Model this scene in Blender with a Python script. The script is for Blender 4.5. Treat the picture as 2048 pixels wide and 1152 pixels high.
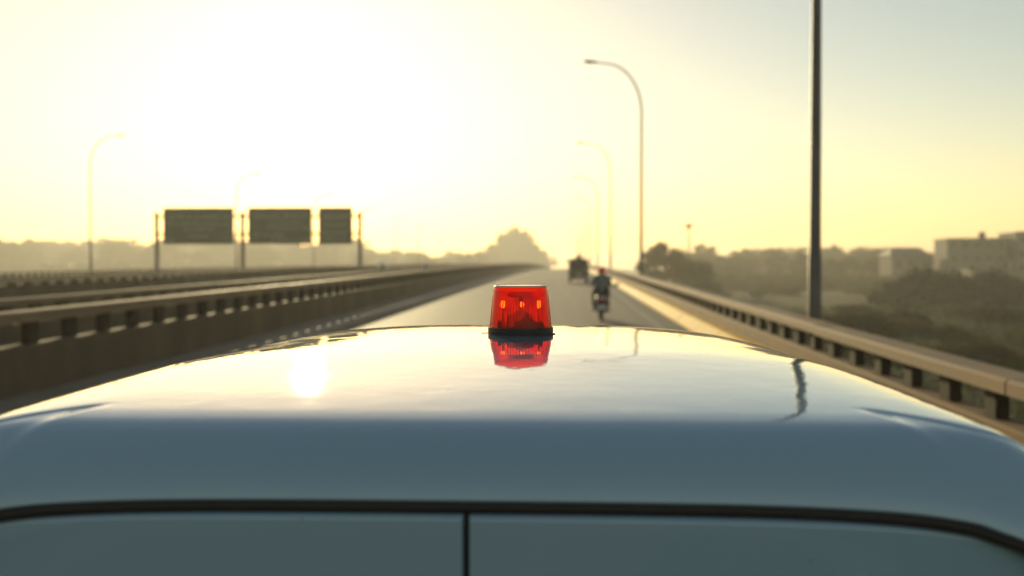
import bpy, math, random
import numpy as np
from mathutils import Vector, Matrix

for o in list(bpy.data.objects):
    bpy.data.objects.remove(o, do_unlink=True)
scene = bpy.context.scene
R = math.radians

# ------------------------------------------------------------------ camera
cam_d = bpy.data.cameras.new('camera')
cam = bpy.data.objects.new('camera', cam_d)
scene.collection.objects.link(cam)
CAM_H = 1.9
cam.location = (0, 0, CAM_H)
cam.rotation_euler = (R(90 - 1.24), 0, R(3.13))
cam_d.lens = 35.0
cam_d.sensor_width = 36.0
cam_d.clip_start = 0.05
cam_d.clip_end = 12000
cam_d.dof.use_dof = True
cam_d.dof.focus_distance = 2.16
cam_d.dof.aperture_fstop = 2.6
cam_d.dof.aperture_blades = 0
scene.camera = cam

# ------------------------------------------------------------------ sky and sun
SUN_AZ, SUN_EL = 15.2, 12.0          # degrees left of the road's direction, above the horizon
w = bpy.data.worlds.new('World')
scene.world = w
w.use_nodes = True
nt = w.node_tree
nt.nodes.clear()
sky = nt.nodes.new('ShaderNodeTexSky')
sky.sky_type = 'NISHITA'
sky.sun_disc = False
sky.sun_elevation = R(SUN_EL)
sky.sun_rotation = R(-SUN_AZ)
sky.altitude = 0
sky.air_density = 1.15
sky.dust_density = 0.35
sky.ozone_density = 0.3
bg = nt.nodes.new('ShaderNodeBackground')
bg.inputs['Strength'].default_value = 0.125
wo = nt.nodes.new('ShaderNodeOutputWorld')
wb = nt.nodes.new('ShaderNodeMix')            # the camera's warm daylight balance, the same over the whole sky
wb.data_type = 'RGBA'
wb.blend_type = 'MULTIPLY'
wb.inputs[0].default_value = 1.0
wb.inputs[7].default_value = (1.1, 1.0, 0.9, 1)
nt.links.new(sky.outputs[0], wb.inputs[6])
nt.links.new(wb.outputs[2], bg.inputs[0])
nt.links.new(bg.outputs[0], wo.inputs[0])

sun_d = bpy.data.lights.new('sun', 'SUN')
sun_d.energy = 4.6
sun_d.angle = R(0.53)
sun_d.color = (1.0, 0.82, 0.45)
sun = bpy.data.objects.new('sun', sun_d)
scene.collection.objects.link(sun)
sv = Vector((-math.sin(R(SUN_AZ)) * math.cos(R(SUN_EL)), math.cos(R(SUN_AZ)) * math.cos(R(SUN_EL)), math.sin(R(SUN_EL))))
sun.rotation_euler = sv.to_track_quat('Z', 'Y').to_euler()
sun.location = (-20, 60, 40)

vs = scene.view_settings
vs.view_transform = 'Standard'
vs.look = 'None'
vs.gamma = 1.0
vs.use_curve_mapping = False
vs.exposure = -0.12

cy = scene.cycles
cy.use_denoising = True
cy.max_bounces = 10
cy.diffuse_bounces = 3
cy.glossy_bounces = 4
cy.transmission_bounces = 6
cy.transparent_max_bounces = 16
cy.volume_bounces = 1
cy.sample_clamp_indirect = 6.0
cy.caustics_reflective = False
cy.caustics_refractive = False

HAZE_DENSITY = 0.0008
HAZE_ANISO = 0.4
HAZE_COLOR = (1.0, 0.97, 0.88)

# ------------------------------------------------------------------ helpers
COL = scene.collection
rng = random.Random(7)
nrng = np.random.default_rng(7)


def tag(o, label=None, cat=None, group=None, kind=None):
    if label: o['label'] = label
    if cat: o['category'] = cat
    if group: o['group'] = group
    if kind: o['kind'] = kind
    return o


def empty(name, loc=(0, 0, 0), rot=(0, 0, 0)):
    o = bpy.data.objects.new(name, None)
    o.empty_display_size = 0.3
    COL.objects.link(o)
    o.location = loc
    o.rotation_euler = rot
    return o


def link_mesh(name, me, parent=None, loc=(0, 0, 0), rot=(0, 0, 0), scale=(1, 1, 1)):
    o = bpy.data.objects.new(name, me)
    COL.objects.link(o)
    o.location = loc
    o.rotation_euler = rot
    o.scale = scale
    if parent is not None:
        o.parent = parent
    return o


def copy_tree(o, parent=None):
    c = o.copy()
    COL.objects.link(c)
    c.parent = parent
    for ch in list(o.children):
        copy_tree(ch, c)
    return c


class MB:
    """collects shapes; build() links them as one mesh object"""
    def __init__(self):
        self.v = []
        self.f = []

    def add(self, verts, faces):
        n = len(self.v)
        self.v += [tuple(p) for p in verts]
        self.f += [tuple(i + n for i in f) for f in faces]
        return self

    def box(self, x0, x1, y0, y1, z0, z1, bev=0.0):
        if bev <= 0:
            v = [(x0, y0, z0), (x1, y0, z0), (x1, y1, z0), (x0, y1, z0), (x0, y0, z1), (x1, y0, z1), (x1, y1, z1), (x0, y1, z1)]
            f = [(3, 2, 1, 0), (4, 5, 6, 7), (0, 1, 5, 4), (1, 2, 6, 5), (2, 3, 7, 6), (3, 0, 4, 7)]
            return self.add(v, f)
        b = bev
        rings = []
        for z, i in ((z0, b), (z0 + b, 0), (z1 - b, 0), (z1, b)):
            rings.append([(x0 + b + i * 0.6, y0 + i, z), (x1 - b - i * 0.6, y0 + i, z), (x1 - i, y0 + b + i * 0.6, z), (x1 - i, y1 - b - i * 0.6, z),
                          (x1 - b - i * 0.6, y1 - i, z), (x0 + b + i * 0.6, y1 - i, z), (x0 + i, y1 - b - i * 0.6, z), (x0 + i, y0 + b + i * 0.6, z)])
        return self.rings(rings, closed=True, caps=True)

    def rings(self, rings, closed=True, caps=False):
        n = len(rings[0])
        v = [p for r in rings for p in r]
        f = []
        m = n if closed else n - 1
        for i in range(len(rings) - 1):
            for j in range(m):
                k = (j + 1) % n
                f.append((i * n + j, i * n + k, (i + 1) * n + k, (i + 1) * n + j))
        if caps:
            f.append(tuple(range(n - 1, -1, -1)))
            f.append(tuple((len(rings) - 1) * n + j for j in range(n)))
        return self.add(v, f)

    def tube(self, pts, rad, n=10, caps=True):
        pts = [Vector(p) for p in pts]
        if not hasattr(rad, '__len__'):
            rad = [rad] * len(pts)
        rings = []
        up = Vector((0, 0, 1))
        prev = None
        for i, p in enumerate(pts):
            if i == 0: t = pts[1] - pts[0]
            elif i == len(pts) - 1: t = pts[-1] - pts[-2]
            else: t = pts[i + 1] - pts[i - 1]
            t.normalize()
            if prev is None:
                a = up if abs(t.z) < 0.9 else Vector((1, 0, 0))
                u = t.cross(a).normalized()
            else:
                u = (prev - t * prev.dot(t)).normalized()
            prev = u
            vv = t.cross(u).normalized()
            rings.append([p + (u * math.cos(2 * math.pi * k / n) + vv * math.sin(2 * math.pi * k / n)) * rad[i] for k in range(n)])
        return self.rings(rings, True, caps)

    def lathe(self, prof, n=32, axis='z', c=(0, 0, 0), caps=True):
        rings = []
        for r, h in prof:
            ring = []
            for k in range(n):
                a = 2 * math.pi * k / n
                if axis == 'z': ring.append((c[0] + r * math.cos(a), c[1] + r * math.sin(a), c[2] + h))
                elif axis == 'x': ring.append((c[0] + h, c[1] + r * math.cos(a), c[2] + r * math.sin(a)))
                else: ring.append((c[0] + r * math.sin(a), c[1] + h, c[2] + r * math.cos(a)))
            rings.append(ring)
        return self.rings(rings, True, caps)

    def mesh(self, name, mat, smooth=False, angle=None):
        me = bpy.data.meshes.new(name)
        me.from_pydata(self.v, [], self.f)
        if mat is not None:
            for m in (mat if isinstance(mat, (list, tuple)) else [mat]):
                me.materials.append(m)
        if smooth:
            me.polygons.foreach_set('use_smooth', [True] * len(me.polygons))
            if angle:
                try:
                    me.set_sharp_from_angle(angle=R(angle))
                except Exception:
                    pass
        me.update()
        return me

    def build(self, name, mat, parent=None, loc=(0, 0, 0), rot=(0, 0, 0), smooth=False, angle=None):
        return link_mesh(name, self.mesh(name, mat, smooth, angle), parent, loc, rot)


# ------------------------------------------------------------------ materials
def mat(name, col, rough=0.7, metal=0.0, var=0.15, vscale=3.0, bump=0.0, bscale=40.0, spec=0.5, col2=None, coord='pos', stretch=None, rvar=0.0, coat=0.0, detail=6.0):
    m = bpy.data.materials.new(name)
    m.use_nodes = True
    t = m.node_tree
    p = t.nodes['Principled BSDF']
    p.inputs['Roughness'].default_value = rough
    p.inputs['Metallic'].default_value = metal
    p.inputs['Specular IOR Level'].default_value = spec
    if coat:
        p.inputs['Coat Weight'].default_value = coat
        p.inputs['Coat Roughness'].default_value = 0.05
    if coord == 'pos':
        c = t.nodes.new('ShaderNodeNewGeometry').outputs['Position']
    else:
        c = t.nodes.new('ShaderNodeTexCoord').outputs['Object']
    if stretch:
        mp = t.nodes.new('ShaderNodeMapping')
        mp.inputs['Scale'].default_value = stretch
        t.links.new(c, mp.inputs['Vector'])
        c = mp.outputs[0]
    n = t.nodes.new('ShaderNodeTexNoise')
    n.inputs['Scale'].default_value = vscale
    n.inputs['Detail'].default_value = detail
    n.inputs['Roughness'].default_value = 0.62
    t.links.new(c, n.inputs['Vector'])
    r = t.nodes.new('ShaderNodeMapRange')
    r.inputs['From Min'].default_value = 0.3
    r.inputs['From Max'].default_value = 0.7
    t.links.new(n.outputs['Fac'], r.inputs['Value'])
    mx = t.nodes.new('ShaderNodeMix')
    mx.data_type = 'RGBA'
    a = tuple(x * (1 - var) for x in col)
    b = col2 if col2 else tuple(min(1, x * (1 + var)) for x in col)
    mx.inputs[6].default_value = (*a, 1)
    mx.inputs[7].default_value = (*b, 1)
    t.links.new(r.outputs[0], mx.inputs[0])
    t.links.new(mx.outputs[2], p.inputs['Base Color'])
    if rvar:
        rr = t.nodes.new('ShaderNodeMapRange')
        rr.inputs['To Min'].default_value = max(0.02, rough - rvar)
        rr.inputs['To Max'].default_value = min(1, rough + rvar)
        t.links.new(n.outputs['Fac'], rr.inputs['Value'])
        t.links.new(rr.outputs[0], p.inputs['Roughness'])
    if bump:
        n2 = t.nodes.new('ShaderNodeTexNoise')
        n2.inputs['Scale'].default_value = bscale
        n2.inputs['Detail'].default_value = 5
        t.links.new(c, n2.inputs['Vector'])
        bp = t.nodes.new('ShaderNodeBump')
        bp.inputs['Strength'].default_value = 1.0
        bp.inputs['Distance'].default_value = bump
        t.links.new(n2.outputs['Fac'], bp.inputs['Height'])
        t.links.new(bp.outputs[0], p.inputs['Normal'])
    return m


M = {}
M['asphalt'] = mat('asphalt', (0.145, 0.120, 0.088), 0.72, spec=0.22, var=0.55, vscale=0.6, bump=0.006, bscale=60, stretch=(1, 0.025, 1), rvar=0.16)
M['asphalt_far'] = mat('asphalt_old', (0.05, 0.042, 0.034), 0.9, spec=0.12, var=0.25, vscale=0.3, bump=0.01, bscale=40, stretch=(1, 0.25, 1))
M['line'] = mat('road_paint', (0.19, 0.18, 0.15), 0.7, var=0.4, vscale=6)
M['walk'] = mat('walkway_concrete', (0.24, 0.20, 0.15), 0.8, var=0.25, vscale=0.9, bump=0.004)
M['gutter'] = mat('gutter_dirt', (0.10, 0.085, 0.066), 0.75, var=0.3, vscale=1.5, bump=0.006)
M['kerb'] = mat('kerb_paint', (0.70, 0.44, 0.09), 0.72, spec=0.22, var=0.3, vscale=2.2, bump=0.004, bscale=25, rvar=0.1)
M['kerb'].node_tree.nodes['Principled BSDF'].inputs['Specular Tint'].default_value = (1.0, 0.66, 0.22, 1)
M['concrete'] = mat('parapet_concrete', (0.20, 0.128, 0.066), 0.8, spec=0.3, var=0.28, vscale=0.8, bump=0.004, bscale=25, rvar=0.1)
M['concrete_shaded'] = mat('parapet_concrete_shaded', (0.125, 0.090, 0.056), 0.85, spec=0.3, var=0.35, vscale=0.7, bump=0.005, bscale=25, rvar=0.1, stretch=(1, 1, 0.35))  # darker copy of the parapet concrete: the left walls' shade put into its colour
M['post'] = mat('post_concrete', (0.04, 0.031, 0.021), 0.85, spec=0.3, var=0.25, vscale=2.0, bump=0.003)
M['rail'] = mat('rail_concrete', (0.23, 0.155, 0.09), 0.75, spec=0.35, var=0.25, vscale=1.1, bump=0.003, bscale=30, rvar=0.12)
M['steel'] = mat('galvanised_steel', (0.11, 0.095, 0.08), 0.5, metal=0.3, var=0.2, vscale=2.5)
M['steel_dark'] = mat('weathered_steel', (0.12, 0.11, 0.10), 0.55, metal=0.4, var=0.25, vscale=2.5)
M['lamp_grey'] = mat('lamp_housing', (0.14, 0.12, 0.09), 0.5, var=0.15, vscale=5)
M['glass_grey'] = mat('lamp_glass', (0.4, 0.38, 0.33), 0.15, var=0.05)
M['soil'] = mat('verge_soil', (0.075, 0.054, 0.032), 0.95, spec=0.1, var=0.3, vscale=0.25, bump=0.03, bscale=6)
M['rubber'] = mat('black_rubber', (0.026, 0.020, 0.018), 0.6, var=0.2, vscale=20)
M['tyre'] = mat('tyre_rubber', (0.018, 0.017, 0.016), 0.8, var=0.2, vscale=20)
M['chrome'] = mat('chrome', (0.8, 0.78, 0.74), 0.06, metal=1.0, var=0.03)
M['trunk'] = mat('bark', (0.09, 0.07, 0.05), 0.9, var=0.3, vscale=8)


def ground_mat():
    m = bpy.data.materials.new('field_ground')
    m.use_nodes = True
    t = m.node_tree
    p = t.nodes['Principled BSDF']
    p.inputs['Roughness'].default_value = 0.95
    p.inputs['Specular IOR Level'].default_value = 0.15
    g = t.nodes.new('ShaderNodeNewGeometry')
    n1 = t.nodes.new('ShaderNodeTexNoise'); n1.inputs['Scale'].default_value = 0.035; n1.inputs['Detail'].default_value = 8
    n2 = t.nodes.new('ShaderNodeTexNoise'); n2.inputs['Scale'].default_value = 0.9; n2.inputs['Detail'].default_value = 8
    t.links.new(g.outputs['Position'], n1.inputs['Vector'])
    t.links.new(g.outputs['Position'], n2.inputs['Vector'])
    r1 = t.nodes.new('ShaderNodeValToRGB')
    e = r1.color_ramp.elements
    e[0].position, e[0].color = 0.36, (0.026, 0.042, 0.008, 1)
    e[1].position, e[1].color = 0.66, (0.058, 0.046, 0.018, 1)
    x = r1.color_ramp.elements.new(0.5); x.color = (0.034, 0.038, 0.010, 1)
    t.links.new(n1.outputs['Fac'], r1.inputs[0])
    mx = t.nodes.new('ShaderNodeMix'); mx.data_type = 'RGBA'; mx.blend_type = 'MULTIPLY'
    mx.inputs[0].default_value = 0.8
    r2 = t.nodes.new('ShaderNodeValToRGB')
    r2.color_ramp.elements[0].position, r2.color_ramp.elements[0].color = 0.3, (0.45, 0.45, 0.4, 1)
    r2.color_ramp.elements[1].position, r2.color_ramp.elements[1].color = 0.7, (1.15, 1.1, 1.0, 1)
    t.links.new(n2.outputs['Fac'], r2.inputs[0])
    t.links.new(r1.outputs[0], mx.inputs[6])
    t.links.new(r2.outputs[0], mx.inputs[7])
    t.links.new(mx.outputs[2], p.inputs['Base Color'])
    bp = t.nodes.new('ShaderNodeBump'); bp.inputs['Distance'].default_value = 0.25; bp.inputs['Strength'].default_value = 1
    t.links.new(n2.outputs['Fac'], bp.inputs['Height'])
    t.links.new(bp.outputs[0], p.inputs['Normal'])
    return m


M['ground'] = ground_mat()


def leaf_mat(name, col, trans=0.35, nscale=0.7, lo=0.6, hi=1.45):
    m = bpy.data.materials.new(name)
    m.use_nodes = True
    t = m.node_tree
    t.nodes.clear()
    out = t.nodes.new('ShaderNodeOutputMaterial')
    g = t.nodes.new('ShaderNodeNewGeometry')
    n = t.nodes.new('ShaderNodeTexNoise'); n.inputs['Scale'].default_value = nscale; n.inputs['Detail'].default_value = 5
    t.links.new(g.outputs['Position'], n.inputs['Vector'])
    mx = t.nodes.new('ShaderNodeMix'); mx.data_type = 'RGBA'
    mx.inputs[6].default_value = (*[c * lo for c in col], 1)
    mx.inputs[7].default_value = (*[c * hi for c in col], 1)
    t.links.new(n.outputs['Fac'], mx.inputs[0])
    d = t.nodes.new('ShaderNodeBsdfDiffuse')
    tr = t.nodes.new('ShaderNodeBsdfTranslucent')
    ms = t.nodes.new('ShaderNodeMixShader'); ms.inputs[0].default_value = trans
    t.links.new(mx.outputs[2], d.inputs[0]); t.links.new(mx.outputs[2], tr.inputs[0])
    t.links.new(d.outputs[0], ms.inputs[1]); t.links.new(tr.outputs[0], ms.inputs[2])
    t.links.new(ms.outputs[0], out.inputs[0])
    return m


M['leaf_a'] = leaf_mat('foliage_olive', (0.075, 0.080, 0.030))
M['leaf_b'] = leaf_mat('foliage_green', (0.055, 0.075, 0.026))
M['leaf_c'] = leaf_mat('foliage_dry', (0.105, 0.085, 0.045))
M['leaf_d'] = leaf_mat('foliage_dark', (0.030, 0.031, 0.012), 0.2)
M['grass'] = leaf_mat('grass_blades', (0.040, 0.046, 0.010), 0.35, 0.10, 0.0, 2.1)


def paint_mat(name, col, rough=0.03, wave=0.0006):
    """car enamel with faint orange peel, dents and specks of dirt"""
    m = bpy.data.materials.new(name)
    m.use_nodes = True
    t = m.node_tree
    p = t.nodes['Principled BSDF']
    p.inputs['Roughness'].default_value = rough
    p.inputs['IOR'].default_value = 1.5
    p.inputs['Coat Weight'].default_value = 1.0
    p.inputs['Coat IOR'].default_value = 1.5
    p.inputs['Coat Roughness'].default_value = 0.025
    c = t.nodes.new('ShaderNodeTexCoord').outputs['Object']
    n = t.nodes.new('ShaderNodeTexNoise'); n.inputs['Scale'].default_value = 2.2; n.inputs['Detail'].default_value = 3
    t.links.new(c, n.inputs['Vector'])
    mx = t.nodes.new('ShaderNodeMix'); mx.data_type = 'RGBA'
    mx.inputs[6].default_value = (*[x * 0.95 for x in col], 1)
    mx.inputs[7].default_value = (*col, 1)
    t.links.new(n.outputs['Fac'], mx.inputs[0])
    # dirt specks
    vo = t.nodes.new('ShaderNodeTexVoronoi'); vo.inputs['Scale'].default_value = 17.0
    t.links.new(c, vo.inputs['Vector'])
    lt = t.nodes.new('ShaderNodeMath'); lt.operation = 'LESS_THAN'; lt.inputs[1].default_value = 0.028
    t.links.new(vo.outputs['Distance'], lt.inputs[0])
    sp = t.nodes.new('ShaderNodeSeparateColor')
    t.links.new(vo.outputs['Color'], sp.inputs[0])
    gt = t.nodes.new('ShaderNodeMath'); gt.operation = 'GREATER_THAN'; gt.inputs[1].default_value = 0.82
    t.links.new(sp.outputs[0], gt.inputs[0])
    mu = t.nodes.new('ShaderNodeMath'); mu.operation = 'MULTIPLY'
    t.links.new(lt.outputs[0], mu.inputs[0]); t.links.new(gt.outputs[0], mu.inputs[1])
    mx2 = t.nodes.new('ShaderNodeMix'); mx2.data_type = 'RGBA'
    mx2.inputs[7].default_value = (0.16, 0.15, 0.13, 1)
    t.links.new(mu.outputs[0], mx2.inputs[0]); t.links.new(mx.outputs[2], mx2.inputs[6])
    t.links.new(mx2.outputs[2], p.inputs['Base Color'])
    # fine scratches: thin stretched streaks
    mp = t.nodes.new('ShaderNodeMapping'); mp.inputs['Scale'].default_value = (1.6, 30, 30); mp.inputs['Rotation'].default_value = (0, 0, 0.12)
    t.links.new(c, mp.inputs['Vector'])
    ns = t.nodes.new('ShaderNodeTexNoise'); ns.inputs['Scale'].default_value = 3.0; ns.inputs['Detail'].default_value = 2
    t.links.new(mp.outputs[0], ns.inputs['Vector'])
    # dusty film: patchy roughness
    n3 = t.nodes.new('ShaderNodeTexNoise'); n3.inputs['Scale'].default_value = 5; n3.inputs['Detail'].default_value = 8
    t.links.new(c, n3.inputs['Vector'])
    rr = t.nodes.new('ShaderNodeMapRange')
    rr.inputs['From Min'].default_value = 0.35; rr.inputs['From Max'].default_value = 0.75
    rr.inputs['To Min'].default_value = rough * 0.6; rr.inputs['To Max'].default_value = rough * 2.0
    ad = t.nodes.new('ShaderNodeMath'); ad.operation = 'MULTIPLY_ADD'; ad.inputs[1].default_value = 0.45
    t.links.new(ns.outputs['Fac'], ad.inputs[0]); 
    hf = t.nodes.new('ShaderNodeMath'); hf.operation = 'MULTIPLY'; hf.inputs[1].default_value = 0.6
    t.links.new(n3.outputs['Fac'], hf.inputs[0]); t.links.new(hf.outputs[0], ad.inputs[2])
    t.links.new(ad.outputs[0], rr.inputs['Value'])
    t.links.new(rr.outputs[0], p.inputs['Coat Roughness'])
    mr = t.nodes.new('ShaderNodeMath'); mr.operation = 'MAXIMUM'
    m5 = t.nodes.new('ShaderNodeMath'); m5.operation = 'MULTIPLY'; m5.inputs[1].default_value = 0.7
    t.links.new(mu.outputs[0], m5.inputs[0])
    t.links.new(rr.outputs[0], mr.inputs[0]); t.links.new(m5.outputs[0], mr.inputs[1])
    t.links.new(mr.outputs[0], p.inputs['Roughness'])
    # panel waviness
    n4 = t.nodes.new('ShaderNodeTexNoise'); n4.inputs['Scale'].default_value = 14; n4.inputs['Detail'].default_value = 3
    t.links.new(c, n4.inputs['Vector'])
    bp = t.nodes.new('ShaderNodeBump'); bp.inputs['Strength'].default_value = 1.0; bp.inputs['Distance'].default_value = wave
    t.links.new(n4.outputs['Fac'], bp.inputs['Height'])
    t.links.new(bp.outputs[0], p.inputs['Normal'])
    t.links.new(bp.outputs[0], p.inputs['Coat Normal'])
    return m


M['white'] = paint_mat('white_enamel', (0.31, 0.46, 0.56))
M['van_paint'] = mat('dark_van_paint', (0.050, 0.058, 0.066), 0.35, var=0.15, coord='obj', coat=0.3)
M['canvas'] = mat('dark_canvas', (0.045, 0.050, 0.056), 0.85, var=0.25, coord='obj', vscale=6)
M['dark_glass'] = mat('dark_glass', (0.02, 0.022, 0.025), 0.08, var=0.05, coord='obj')
M['red_lens'] = mat('red_lens', (0.45, 0.03, 0.02), 0.25, var=0.1, coord='obj')
M['plate_white'] = mat('number_plate', (0.6, 0.57, 0.55), 0.5, var=0.15, coord='obj')
M['bike_black'] = mat('scooter_plastic', (0.022, 0.021, 0.022), 0.4, var=0.2, coord='obj')
M['helmet'] = mat('helmet_red', (0.9, 0.10, 0.10), 0.4, var=0.1, coord='obj', coat=0.5)
M['jacket'] = mat('jacket_blue_grey', (0.13, 0.15, 0.165), 0.85, var=0.25, coord='obj', vscale=12)
M['trousers'] = mat('trousers_dark', (0.03, 0.03, 0.034), 0.9, var=0.25, coord='obj', vscale=12)
M['skin'] = mat('skin', (0.30, 0.17, 0.11), 0.6, var=0.1, coord='obj')

# ------------------------------------------------------------------ the road's profile
GR, KV, Y0 = 0.0105, 3.0e-5, 40.0


def zr(y):
    return GR * y - (KV * (y - Y0) ** 2 if y > Y0 else 0.0)


def slope(y):
    return GR - (2 * KV * (y - Y0) if y > Y0 else 0.0)


BASE = -3.6
XR_EDGE, XL_EDGE = 4.5, -42.6


def ground_z(x, y):
    plat = zr(y) - 0.22
    if x > XR_EDGE: plat -= (x - XR_EDGE) * 0.62
    if x < XL_EDGE: plat -= (XL_EDGE - x) * 0.62
    far = math.hypot(x, y)
    roll = 0.35 * math.sin(x * 0.021 + 1.3) * math.sin(y * 0.017) + 0.15 * math.sin(x * 0.11) * math.sin(y * 0.083 + 2)
    return max(plat, BASE + roll * min(1, far / 60))


def axis(lo, hi, knots):
    out = []
    for a, b, st in knots:
        n = max(1, int(round((b - a) / st)))
        out += [a + (b - a) * i / n for i in range(n)]
    out.append(hi)
    return out


xs = axis(-2600, 2600, [(-2600, -400, 200), (-400, -60, 20), (-60, XL_EDGE, 1.9), (XL_EDGE, XR_EDGE, 12), (XR_EDGE, 16.5, 1.2), (16.5, 120, 5), (120, 400, 20), (400, 2600, 200)])
ys = axis(-2600, 2600, [(-2600, -400, 200), (-400, 0, 20), (0, 640, 8), (640, 1000, 40), (1000, 2600, 200)])
g = MB()
nx = len(xs)
g.v = [(x, y, ground_z(x, y)) for y in ys for x in xs]
g.f = [(j * nx + i, j * nx + i + 1, (j + 1) * nx + i + 1, (j + 1) * nx + i) for j in range(len(ys) - 1) for i in range(nx - 1)]
tag(g.build('ground', M['ground'], smooth=True), kind='structure')

ROAD_YS = [-60 + i * 6 for i in range(111)]


def strip(name, x0, x1, dz, m, ys=ROAD_YS, thick=None, parent=None, kind='structure'):
    """a longitudinal slab that follows the road's profile"""
    b = MB()
    if thick is None:
        rings = [[(x0, y, zr(y) + dz), (x1, y, zr(y) + dz)] for y in ys]
        b.rings(rings, closed=False)
        b.f = [f for f in b.f]
    else:
        rings = [[(x0, y, zr(y) + dz - thick), (x1, y, zr(y) + dz - thick), (x1, y, zr(y) + dz), (x0, y, zr(y) + dz)] for y in ys]
        b.rings(rings, closed=True, caps=True)
    o = b.build(name, m, parent)
    if kind: tag(o, kind=kind)
    return o


strip('road', -5.72, 2.62, 0.0, M['asphalt'], thick=0.2)
strip('gutter', 2.62, 3.13, -0.004, M['gutter'], thick=0.2)
strip('road_edge_line', 2.42, 2.54, 0.004, M['line'])
strip('walkway', -7.0, -5.90, 0.115, M['walk'], thick=0.30)
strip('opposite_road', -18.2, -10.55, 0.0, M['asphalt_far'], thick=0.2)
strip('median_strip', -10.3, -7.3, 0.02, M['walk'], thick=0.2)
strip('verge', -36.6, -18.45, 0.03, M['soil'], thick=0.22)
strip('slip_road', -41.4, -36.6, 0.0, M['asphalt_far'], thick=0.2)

PART_END = 62


def joined_blocks(name, mesh_fn, y0, y1, step, m, parent):
    b = MB()
    y = y0
    while y < y1:
        mesh_fn(b, y)
        y += step
    o = b.build(name, m, parent)
    tag(o, kind='stuff')
    return o


def kerb(name, sect, m):
    """sect: outline (x, z) of the kerb, going round"""
    e = tag(empty(name), kind='structure')
    kb = MB()
    kb.rings([[(x, y, z) for x, z in sect] for y in (-0.493, 0.493)], True, True)
    me = kb.mesh('kerb_stone', m)
    for i in range(3, PART_END):
        y = i + 0.5
        link_mesh('kerb_stone', me, e, (rng.uniform(-0.008, 0.004), y, zr(y) + rng.uniform(-0.006, 0.004)), (math.atan(slope(y)), 0, 0))

    def fn(b, y):
        b.rings([[(x, yy, zr(yy) + z) for x, z in sect] for yy in (y, y + 2.96)], True, True)
    joined_blocks('kerb_run', fn, PART_END, 560, 3, m, e)
    return e


kerb('kerb_right', [(3.14, -0.2), (3.612, -0.2), (3.612, 0.26), (3.42, 0.26), (3.395, 0.245), (3.16, 0.03), (3.14, 0.02)], M['kerb'])
kerb('kerb_left', [(-5.89, -0.2), (-5.723, -0.2), (-5.723, 0.105), (-5.74, 0.12), (-5.89, 0.12)], M['walk'])


# ------------------------------------------------------------------ parapets
def parapet(name, label, x0, x1, z_foot, z_wall, z_rail_bot, z_rail_top, post_w, rail_over, y_first, post_d=None, group=None, parts=True, y_end=560, m_wall='concrete'):
    root = tag(empty(name, (0.5 * (x0 + x1), y_first, zr(y_first))), label, 'parapet', group)
    inv = Matrix.Translation(-Vector(root.location))

    def put(o):
        o.parent = root
        o.matrix_parent_inverse = inv
        return o
    ysw = [y for y in ROAD_YS if y_first < y < y_end]
    ysw = [y_first] + ysw
    b = MB()
    b.rings([[(x0, y, zr(y) + z_foot), (x1, y, zr(y) + z_foot), (x1, y, zr(y) + z_wall - 0.02), (x1 - 0.02, y, zr(y) + z_wall), (x0 + 0.02, y, zr(y) + z_wall), (x0, y, zr(y) + z_wall - 0.02)] for y in ysw], True, True)
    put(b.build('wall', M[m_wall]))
    xc = 0.5 * (x0 + x1)
    pw = post_d or (x1 - x0) * 0.36
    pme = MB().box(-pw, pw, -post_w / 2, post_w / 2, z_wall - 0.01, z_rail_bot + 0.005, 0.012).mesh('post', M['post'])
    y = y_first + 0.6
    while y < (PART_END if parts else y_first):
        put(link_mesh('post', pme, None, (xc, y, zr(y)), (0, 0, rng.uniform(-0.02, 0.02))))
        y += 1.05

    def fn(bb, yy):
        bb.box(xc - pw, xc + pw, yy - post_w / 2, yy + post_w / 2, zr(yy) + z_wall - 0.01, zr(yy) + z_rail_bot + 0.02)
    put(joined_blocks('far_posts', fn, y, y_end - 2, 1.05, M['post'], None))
    # coping beams, six metres each
    L = 6.3
    rx0, rx1 = x0 - rail_over, x1 + rail_over
    rme = MB()
    c = 0.025
    sect = [(rx0 - xc, z_rail_bot), (rx1 - xc, z_rail_bot), (rx1 - xc, z_rail_top - c), (rx1 - xc - c, z_rail_top), (rx0 - xc + c, z_rail_top), (rx0 - xc, z_rail_top - c)]
    rme.rings([[(p, -L / 2 + 0.012, q) for p, q in sect], [(p, L / 2 - 0.012, q) for p, q in sect]], True, True)
    rm = rme.mesh('rail_beam', M['rail'])
    y = y_first + L / 2
    while y < y_end:
        put(link_mesh('rail_beam', rm, None, (xc + rng.uniform(-0.008, 0.008), y, zr(y) + rng.uniform(-0.006, 0.006)), (math.atan(slope(y)), 0, 0)))
        y += L
    return root


parapet('bridge_parapet', 'tan concrete parapet with open balusters along the right edge of the road', 3.62, 3.90, -0.3, 0.49, 0.77, 0.90, 0.26, 0.05, 2.0, post_d=0.06)
parapet('bridge_parapet', 'shaded concrete parapet with light coping left of the near carriageway', -7.30, -7.0, -0.3, 0.74, 1.04, 1.18, 0.26, 0.03, 6.0, post_d=0.06, m_wall='concrete_shaded')
parapet('bridge_parapet', 'second concrete parapet beyond the median, bordering the opposite carriageway', -10.55, -10.3, -0.3, 0.62, 0.98, 1.10, 0.26, 0.03, 10.0, m_wall='concrete_shaded')
parapet('bridge_parapet', 'third concrete parapet, along the far edge of the opposite carriageway', -18.45, -18.2, -0.3, 0.94, 1.0, 1.12, 0.26, 0.03, 24.0, parts=False, m_wall='concrete_shaded')
parapet('bridge_parapet', 'low far parapet at the foot of the left row of street lamps', -41.65, -41.4, -0.3, 0.40, 0.60, 0.72, 0.26, 0.03, 30.0, parts=False, m_wall='concrete_shaded')

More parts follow.
